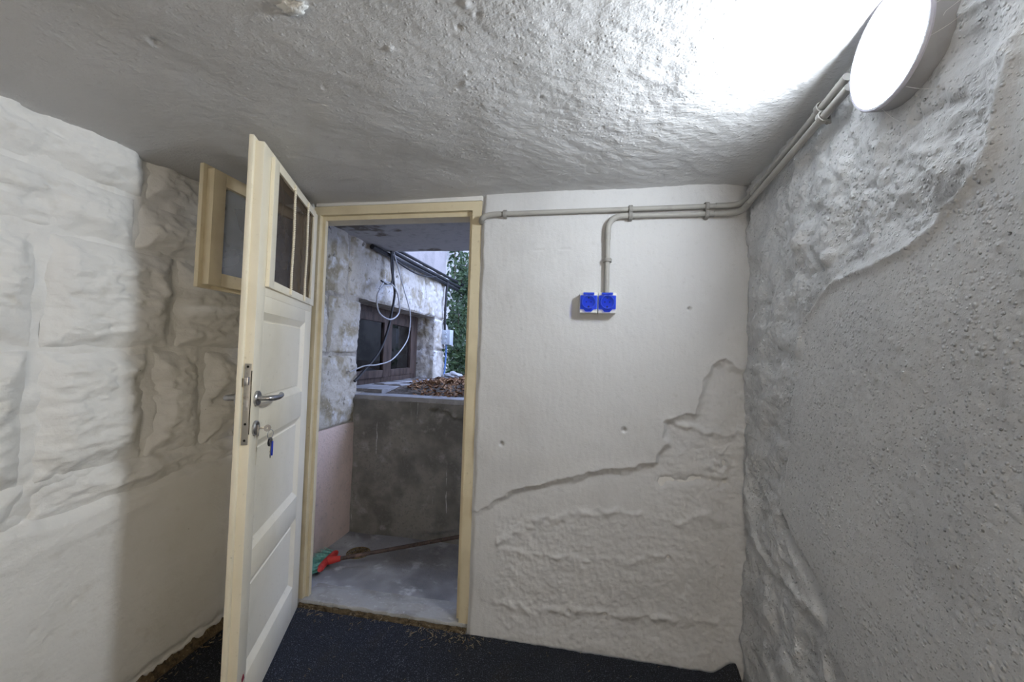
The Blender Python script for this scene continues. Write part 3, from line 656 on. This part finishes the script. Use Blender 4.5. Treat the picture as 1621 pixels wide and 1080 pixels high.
# cobweb strands between lamp and wall
CW = tag(empty('cobweb', (.66, .87, 1.98)), 'thin dusty cobweb strands clinging to the rim of the round lamp', 'cobweb')
for a, b in (((.652, .885, 1.965), (.680, .83, 1.975)), ((.650, .878, 2.02), (.682, .82, 2.03)), ((.668, .868, 2.00), (.648, .905, 1.945)), ((.668, .868, 2.00), (.683, .80, 2.01)), ((.655, 1.02, 1.91), (.683, 1.0, 1.86)), ((.655, .95, 1.91), (.683, .90, 1.87))):
    mid = ((a[0] + b[0]) / 2, (a[1] + b[1]) / 2, (a[2] + b[2]) / 2 - .004); q = MB().tube([a, mid, b], .00045, 4, 3).build('strand', M_web, CW); q.matrix_parent_inverse = Matrix.Translation(CW.location).inverted()

# ------------------------------------------------------------------ the light well outside
XE, YR = -1.595, 2.64
def of_fn(x, y): return x, y, .020 + .004 * fbm(x, y, 3, 3, 601) - .02 * blob(x, y, -1.38, 2.40, .12)
tag(link('floor_outside', grid_mesh('floor_outside', steps((-1.70, .9, .02)), steps((1.98, 2.70, .015)), of_fn), M_concrete), 'dusty grey concrete floor of the light well outside the door', 'floor', kind='structure')
CRACK = [(-1.02, .92), (-.90, .90), (-.86, .85), (-.76, .835), (-.66, .80)]
def ret_fn(x, z):
    d = dline(x + .02 * fbm(x, z, 12, 3, 611), z + .02 * fbm(x, z, 12, 3, 613), CRACK)
    return x, YR + .010 * fbm(x, z, 3, 3, 615) + .03 * np.exp(-(d / .005) ** 2) + .02 * sst(.945, .975, z) ** 2, z
tag(link('wall_retaining', grid_mesh('wall_retaining', steps((-1.62, .9, .009)), steps((-.02, .972, .009)), ret_fn), M_ret), 'damp dark grey concrete retaining wall across the light well', 'wall', kind='structure')
def led_fn(x, y):
    z = .972 + .050 * sst(YR, YR + .5, y) + .006 * fbm(x, y, 5, 3, 621) + .10 * sst(-1.45, -.6, x) * sst(2.7, 4.2, y)
    return x, y + .02, z
LG = tag(link('floor_ledge', grid_mesh('floor_ledge', steps((-1.80, 1.6, .04)), steps((YR - .005, 6.5, .05)), led_fn), M_soil), 'soil ledge behind the retaining wall', 'ledge', kind='structure')
cpm = MB(); cpm.box(-1.79, .9, YR + .004, YR + .16, .955, .992, .006)
cpm.box(-1.80, -1.47, YR + .15, 4.2, .955, 1.022, .006)
tag(cpm.build('trim_3', M_concrete), 'grey concrete coping along the top of the retaining wall', 'coping', kind='structure')

# old house wall on the left of the light well
WE = tag(empty('wall_exterior', (XE - .2, 3.2, 0)), 'weathered old limestone house wall outside the open door', 'wall', kind='structure')
inv = Matrix.Translation(WE.location).inverted()
def wpart(nm, mb, mt, **k):
    o = mb.build(nm, mt, WE, **k); o.matrix_parent_inverse = inv; return o
wpart('bedding', MB().box(-2.1, XE - .018, 1.98, 2.66, -.1, 2.2).box(-2.1, XE - .018, 2.66, 4.17, -.1, 1.0).box(-2.1, XE - .018, 2.66, 4.17, 1.69, 2.2).box(-2.1, XE - .018, 4.17, 4.45, -.1, 2.2), M_mortar)
wpart('upper_render', MB().box(-2.1, XE - .006, 1.98, 4.47, 2.19, 4.6, .01), M_upper)
wpart('low_render', MB().box(-1.7, XE - .002, 1.985, YR + .05, -.05, .795, .012), M_pink)
sd_ = 900
def ext(y0, y1, z0, z1, d=.034):
    global sd_; sd_ += 37
    o = stone(y0, y1, z0, z1, d, sd_, None, XE - .024, M_stone_out, res=.012, rough=.55, edge=.022); o.parent = WE; o.matrix_parent_inverse = inv
ext(1.985, 2.665, .795, 1.275); ext(1.985, 2.30, 1.285, 1.665); ext(2.31, 2.665, 1.285, 1.665)
ext(1.985, 2.50, 1.675, 2.20); ext(2.51, 3.30, 1.690, 2.20, .03); ext(3.31, 3.86, 1.690, 2.20, .03); ext(3.87, 4.46, 1.690, 2.20, .04)
ext(4.165, 4.46, 1.0, 1.33, .05); ext(4.165, 4.46, 1.34, 1.68, .05)
def reveal(nm, U, V, fn, mt, flip=False):
    o = link(nm, grid_mesh(nm, U, V, fn, flip), mt, WE); o.matrix_parent_inverse = inv
reveal('window_reveal', steps((-1.84, XE - .01, .012)), steps((1.0, 1.70, .015)), lambda x, z: (x, 4.165 + .010 * fbm(x, z, 12, 3, 641), z), M_stone_out)
reveal('window_reveal', steps((-1.84, XE - .01, .02)), steps((2.64, 4.18, .02)), lambda x, y: (x, y, 1.690 + .006 * fbm(x, y, 9, 3, 643)), M_stone_out, True)

# the brown cellar window in that wall
WN = tag(empty('window_1', (-1.79, 3.4, 1.03)), 'dark brown wooden cellar window set in the old stone wall', 'window', kind='structure')
winv = Matrix.Translation(WN.location).inverted()
def wn(nm, mb, mt, par=None):
    o = mb.build(nm, mt, par or WN)
    if par is None: o.matrix_parent_inverse = winv
    return o
xw = -1.80
for a in ((xw - .05, xw, 2.60, 2.74, 1.0, 1.69), (xw - .05, xw, 4.09, 4.165, 1.0, 1.69), (xw - .05, xw, 2.74, 4.09, 1.62, 1.69), (xw - .05, xw, 2.74, 4.09, 1.0, 1.085)):
    wn('frame_bar', MB().box(*a, .004), M_brown)
def sash(y0, y1, x):
    s = empty('sash', parent=WN); s.matrix_parent_inverse = winv
    def sp(nm, mb, mt): mb.build(nm, mt, s)
    for a in ((x - .04, x, y0, y0 + .10, 1.07, 1.64), (x - .04, x, y1 - .10, y1, 1.07, 1.64), (x - .04, x, y0 + .1, y1 - .1, 1.565, 1.64), (x - .04, x, y0 + .1, y1 - .1, 1.07, 1.135)):
        sp('sash_bar', MB().box(*a, .004), M_brown)
    sp('glass_pane', MB().box(x - .022, x - .018, y0 + .095, y1 - .095, 1.13, 1.57), M_glass2)
sash(2.76, 3.46, xw + .03); sash(3.46, 4.09, xw + .006)
def curt_fn(y, z): return xw - .075 + .010 * np.sin(y * 46 + 2 * fbm(y, z, 3, 2, 651)), y, z
cu = link('curtain', grid_mesh('curtain', steps((2.70, 4.10, .008)), steps((1.10, 1.62, .05)), curt_fn), M_curtain, WN); cu.matrix_parent_inverse = winv
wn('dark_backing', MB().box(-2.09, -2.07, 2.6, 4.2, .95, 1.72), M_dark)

# overhanging slab above the light well
def sof_fn(x, y): return x, y, 2.105 + .006 * fbm(x, y, 2, 3, 661) + .010 * (y - 2.0)
sl = tag(link('ceiling_overhang', grid_mesh('ceiling_overhang', steps((-1.75, 1.2, .03)), steps((1.96, 2.985, .03)), sof_fn, True), M_soffit), 'stained grey concrete slab overhanging the light well', 'overhang', kind='structure')
MB().box(-1.75, 1.2, 1.96, 2.985, 2.125, 2.30, .004).build('slab_body', M_soffit, sl)
tag(MB().box(.9, 1.1, 1.9, 2.8, -.1, 2.3).build('wall_well_end', M_ret), 'concrete end wall closing the light well at right', 'wall', kind='structure')

# far garden wall behind the ivy
tag(MB().box(-6, 4, 6.3, 6.5, .5, 4.2, .02).build('wall_garden', M_ret), 'dark damp garden wall behind the ivy', 'wall', kind='structure')

# drain
DN = tag(empty('floor_drain', (-1.382, 2.40, .006)), 'round brass grate drain in the outside concrete floor', 'drain')
MB().lathe([(.066, .0), (.074, .0), (.074, .006), (.071, .008), (.066, .006), (.066, 0)], (0, 0, 0), (0, 0, 1), 32).build('rim', M_brass, DN)
MB().lathe([(0, -.003), (.067, -.003)], (0, 0, 0), (0, 0, 1), 24).build('sump', M_dark, DN)
for k in range(-3, 4):
    l = math.sqrt(max(.066 ** 2 - (k * .0175) ** 2, 0))
    MB().box(-l, l, k * .0175 - .0018, k * .0175 + .0018, -.001, .0045).build('grate_bar', M_brass, DN)
    MB().box(k * .0175 - .0018, k * .0175 + .0018, -l, l, -.001, .0040).build('grate_bar', M_brass, DN)

# broom lying against the retaining wall
BR = tag(empty('broom', (-1.40, 2.20, .02)), 'old broom with green bristles and red head lying on concrete', 'broom')
binv = Matrix.Translation(BR.location).inverted()
H0 = Vector((-1.428, 2.196, .060)); H1 = Vector((-.30, 2.622, .215)); hd_ = (H1 - H0).normalized()
sd2 = Vector((-hd_.y, hd_.x, 0)).normalized()          # across the head, lying on its side
sd2 = Vector((-.16, .985, -.03)).normalized(); bd = Vector((-.985, -.16, -.10)).normalized(); nn = hd_.cross(sd2).normalized()
def bpart(nm, mb, mt):
    o = mb.build(nm, mt, BR); o.matrix_parent_inverse = binv; return o
bpart('handle', MB().tube([H0, H0.lerp(H1, .5), H1], .0115, 12, 3), M_handle)
bpart('ferrule', MB().tube([H0 - hd_ * .025, H0 + hd_ * .015, H0 + hd_ * .045], [.024, .019, .015], 14, 3), M_red)
hdm = MB(); pts = []
pts = [H0 - hd_ * (.034 - .012 * (k / 6 - 1) ** 2) + sd2 * (k / 6 - 1) * .112 for k in range(13)]
hdm.tube(pts, [.010] + [.019] * 11 + [.010], 12, 2)
bpart('broom_head', hdm, M_red)
bm = bmesh.new()
for i in range(900):
    t = random.uniform(-1, 1); w_ = random.uniform(-1, 1)
    root = H0 - hd_ * (.038 - .012 * t * t) + sd2 * t * .106 + nn * w_ * .012
    dirn = (bd + sd2 * (t * .42 + random.gauss(0, .06)) + nn * (w_ * .15 + random.gauss(0, .05))).normalized()
    tip = root + dirn * random.uniform(.095, .118); tip.z = max(tip.z, .026)
    midp = root.lerp(tip, .5) + Vector((0, 0, -.004)); wv = dirn.cross(Vector((random.random() - .5, random.random() - .5, 1))).normalized() * .0011
    a = [bm.verts.new(q) for q in (root - wv, root + wv, midp + wv, midp - wv, tip)]
    bm.faces.new(a[:4]); bm.faces.new((a[3], a[2], a[4]))
me = bpy.data.meshes.new('bristles'); bm.to_mesh(me); bm.free()
o = link('bristles', me, M_bristle, BR); o.matrix_parent_inverse = binv; o['kind'] = 'stuff'

# cables along the top of the house wall
def cable(pts, r, mt, label, grp=None, cat='cable', seg=8, sm=6):
    return tag(MB().tube(pts, r, seg, sm).build('cable', mt), label, cat, grp)
G = 'black cables along the old wall'
xx = XE + .035
cable([(xx, 2.72, 2.085), (xx, 3.1, 2.085), (xx, 3.6, 2.095), (xx, 4.2, 2.10), (xx + .02, 4.7, 2.09), (xx + .1, 5.4, 2.06), (xx + .6, 6.2, 2.08)], .020, M_rubber, 'lowest thick black cable running along the old wall under the overhang', G)
cable([(xx + .01, 2.992, 2.13), (xx + .01, 3.15, 2.128), (xx + .01, 3.6, 2.128), (xx, 4.2, 2.14), (xx + .03, 4.7, 2.13), (xx + .14, 5.4, 2.10), (xx + .7, 6.2, 2.12)], .018, M_rubber, 'middle thick black cable running along the old wall under the overhang', G)
cable([(xx + .01, 2.992, 2.16), (xx + .01, 3.2, 2.165), (xx + .01, 3.6, 2.170), (xx, 4.2, 2.185), (xx + .03, 4.7, 2.18), (xx + .15, 5.4, 2.15), (xx + .75, 6.2, 2.18)], .015, M_rubber, 'topmost thick black cable running along the old wall under the overhang', G)
cable([(xx + .03, 2.95, 2.13), (xx + .03, 3.05, 2.06), (xx + .04, 3.4, 2.03), (xx + .03, 3.75, 2.06), (xx + .02, 4.0, 2.11)], .008, M_rubber, 'thin sagging black cable hanging just below the thick cable bundle', G)
cable([(xx + .02, 4.36, 2.12), (xx + .01, 4.36, 2.0), (xx, 4.37, 1.85), (xx, 4.37, 1.70), (xx, 4.38, 1.555)], .014, M_rubber, 'black cable dropping from the bundle to the grey junction box', G)
xl = -1.52
cable([(xl - .02, 2.98, 2.13), (xl, 2.975, 2.02), (xl, 2.99, 1.90), (xl, 3.03, 1.78), (xl, 2.99, 1.62), (xl, 2.93, 1.46), (xl - .01, 2.83, 1.30), (xl - .04, 2.68, 1.16), (xl - .05, 2.58, 1.09)], .010, M_rubber, 'black cable hanging in front of the brown window', 'loose hanging cables')
cable([(xl - .01, 2.96, 2.13), (xl, 2.95, 2.0), (xl + .01, 2.96, 1.88), (xl + .01, 2.90, 1.83), (xl, 2.80, 1.845)], .007, M_rubber, 'short black cable end curling beside the white loop', 'loose hanging cables')
lpz = [(xl + .02, 2.912, 1.827), (xl + .02, 2.80, 1.80), (xl + .02, 2.715, 1.718), (xl + .02, 2.752, 1.598), (xl + .02, 2.935, 1.56), (xl + .02, 3.08, 1.631), (xl + .02, 3.05, 1.768), (xl + .01, 2.97, 1.84), (xl, 2.86, 1.845), (xl + .025, 2.73, 1.77)]
cable(lpz, .0058, M_wcable, 'small white cable coiled in a round loop before the window', 'loose hanging cables')
cable([(xl + .01, 2.963, 2.11), (xl + .02, 3.05, 1.97), (xl + .02, 3.162, 1.828), (xl + .02, 3.29, 1.66), (xl + .02, 3.30, 1.52), (xl + .02, 3.24, 1.39), (xl + .02, 3.0, 1.245), (xl + .01, 2.78, 1.205), (xl, 2.62, 1.20), (xl - .04, 2.50, 1.16)], .0048, M_wcable, 'long white cable swinging in a wide arc across the window', 'loose hanging cables')

# junction box
JB = tag(empty('junction_box', (XE + .012, 4.40, 1.40)), 'small grey junction box at the end of the old stone wall', 'junction box')
MB().box(-.004, .085, -.055, .055, 0, .165, .006).build('body', M_jbox, JB)
MB().box(.083, .100, -.058, .058, -.004, .169, .004).build('cover', M_jbox, JB)
for z in (.035, .082, .130): MB().lathe([(0, .008), (.016, .008), (.018, .0), (.018, -.004)], (.042, -.055, z), (0, -1, 0), 16).build('cable_gland', M_jbox, JB)
cable([(XE + .05, 4.40, 1.405), (XE + .05, 4.40, 1.30), (XE + .045, 4.40, 1.15), (XE + .04, 4.38, 1.03)], .010, M_bluecable, 'blue grey cable running down from the junction box to the ledge')

# dry leaf litter on the ledge
def leaf_faces(bm, c, size, nrm, fold=.25, shape=6):
    n = Vector(nrm).normalized(); a = n.orthogonal().normalized(); a.rotate(Matrix.Rotation(random.uniform(0, 6.28), 3, n)); b = n.cross(a)
    pts = [c + a * size, c + a * .3 * size + b * .48 * size + n * fold * size * .5, c - a * .5 * size + b * .40 * size + n * fold * size * .6, c - a * .9 * size, c - a * .5 * size - b * .40 * size + n * fold * size * .6, c + a * .3 * size - b * .48 * size + n * fold * size * .5]
    v = [bm.verts.new(p) for p in pts]
    bm.faces.new((v[0], v[1], v[2], v[3])); bm.faces.new((v[0], v[3], v[4], v[5]))
bm = bmesh.new()
def ledge_z(x, y): return float(led_fn(np.array(x), np.array(y))[2])
for i in range(2600):
    if i < 1900: x, y = random.uniform(-1.38, -.3), random.uniform(2.76, 4.3)
    else: x, y = random.uniform(-1.5, -.9), random.uniform(3.3, 4.7)
    if x < -1.22 and y < 3.0 + (x + 1.38) * -1.2: continue
    z = ledge_z(x, y) + random.uniform(.002, .022)
    leaf_faces(bm, Vector((x, y, z)), random.uniform(.012, .026), (random.gauss(0, .5), random.gauss(0, .5), 1), random.uniform(.1, .6))
me = bpy.data.meshes.new('leaf_litter'); bm.to_mesh(me); bm.free()
tag(link('leaf_litter', me, M_leafdry), 'dry brown fallen leaves heaped on the ledge below the window', 'leaves', kind='stuff')
rk = bmesh.new(); bmesh.ops.create_icosphere(rk, subdivisions=3, radius=1)
for v in rk.verts:
    k = 1 + .22 * math.sin(v.co.x * 5 + 1) * math.cos(v.co.y * 4) + .12 * math.sin(v.co.z * 9 + v.co.x * 6); v.co = Vector((v.co.x * .10 * k, v.co.y * .08 * k, v.co.z * .05 * k))
me = bpy.data.meshes.new('field_stone'); rk.to_mesh(me); rk.free()
tag(link('field_stone', me, M_concrete, None, (-1.32, 4.0, ledge_z(-1.32, 4.0) + .03)), 'pale grey stone lying among the dry leaves on the ledge', 'stone')

# ivy behind the wall end
def ivy(name, label, stems, n, size, spread):
    o = tag(empty(name, stems[0][0]), label, 'ivy', 'ivy beyond the wall'); iv = Matrix.Translation(o.location).inverted()
    sm = MB(); bm_ = bmesh.new()
    for s in stems:
        sm.tube(s, [.012, .009, .005], 6, 5); P = catmull([Vector(p) for p in s], 10)
        for i in range(n // len(stems)):
            c = random.choice(P) + Vector((random.gauss(0, spread), random.gauss(0, spread * .8), random.gauss(0, spread)))
            leaf_faces(bm_, c, random.uniform(.6, 1.2) * size, (random.gauss(.2, .5), -1 + random.gauss(0, .5), random.gauss(.4, .5)), .3)
    a = sm.build('stem', M_stem, o); a.matrix_parent_inverse = iv
    me_ = bpy.data.meshes.new('foliage'); bm_.to_mesh(me_); bm_.free(); b = link('foliage', me_, M_ivy, o); b.matrix_parent_inverse = iv; b['kind'] = 'stuff'
ivy('ivy', 'dense dark green ivy climbing past the end of the stone wall', [[(-1.62, 5.0, 1.0), (-1.60, 4.95, 1.5), (-1.58, 4.9, 2.0), (-1.50, 4.8, 2.3)], [(-1.42, 5.2, 1.0), (-1.44, 5.1, 1.6), (-1.46, 5.0, 2.1), (-1.5, 4.9, 2.5)], [(-1.30, 5.3, 1.0), (-1.28, 5.2, 1.7), (-1.34, 5.1, 2.4)], [(-1.50, 4.75, 1.05), (-1.52, 4.72, 1.4), (-1.5, 4.7, 1.8)], [(-1.7, 5.4, 1.0), (-1.66, 5.3, 1.7), (-1.6, 5.2, 2.5)]], 3000, .036, .10)
ivy('ivy', 'thin trailing ivy shoots hanging before the pale wall above the cables', [[(-1.60, 4.66, 2.95), (-1.57, 4.66, 2.6), (-1.55, 4.64, 2.25)], [(-1.50, 4.62, 2.95), (-1.49, 4.62, 2.7), (-1.50, 4.60, 2.45)]], 150, .035, .045)
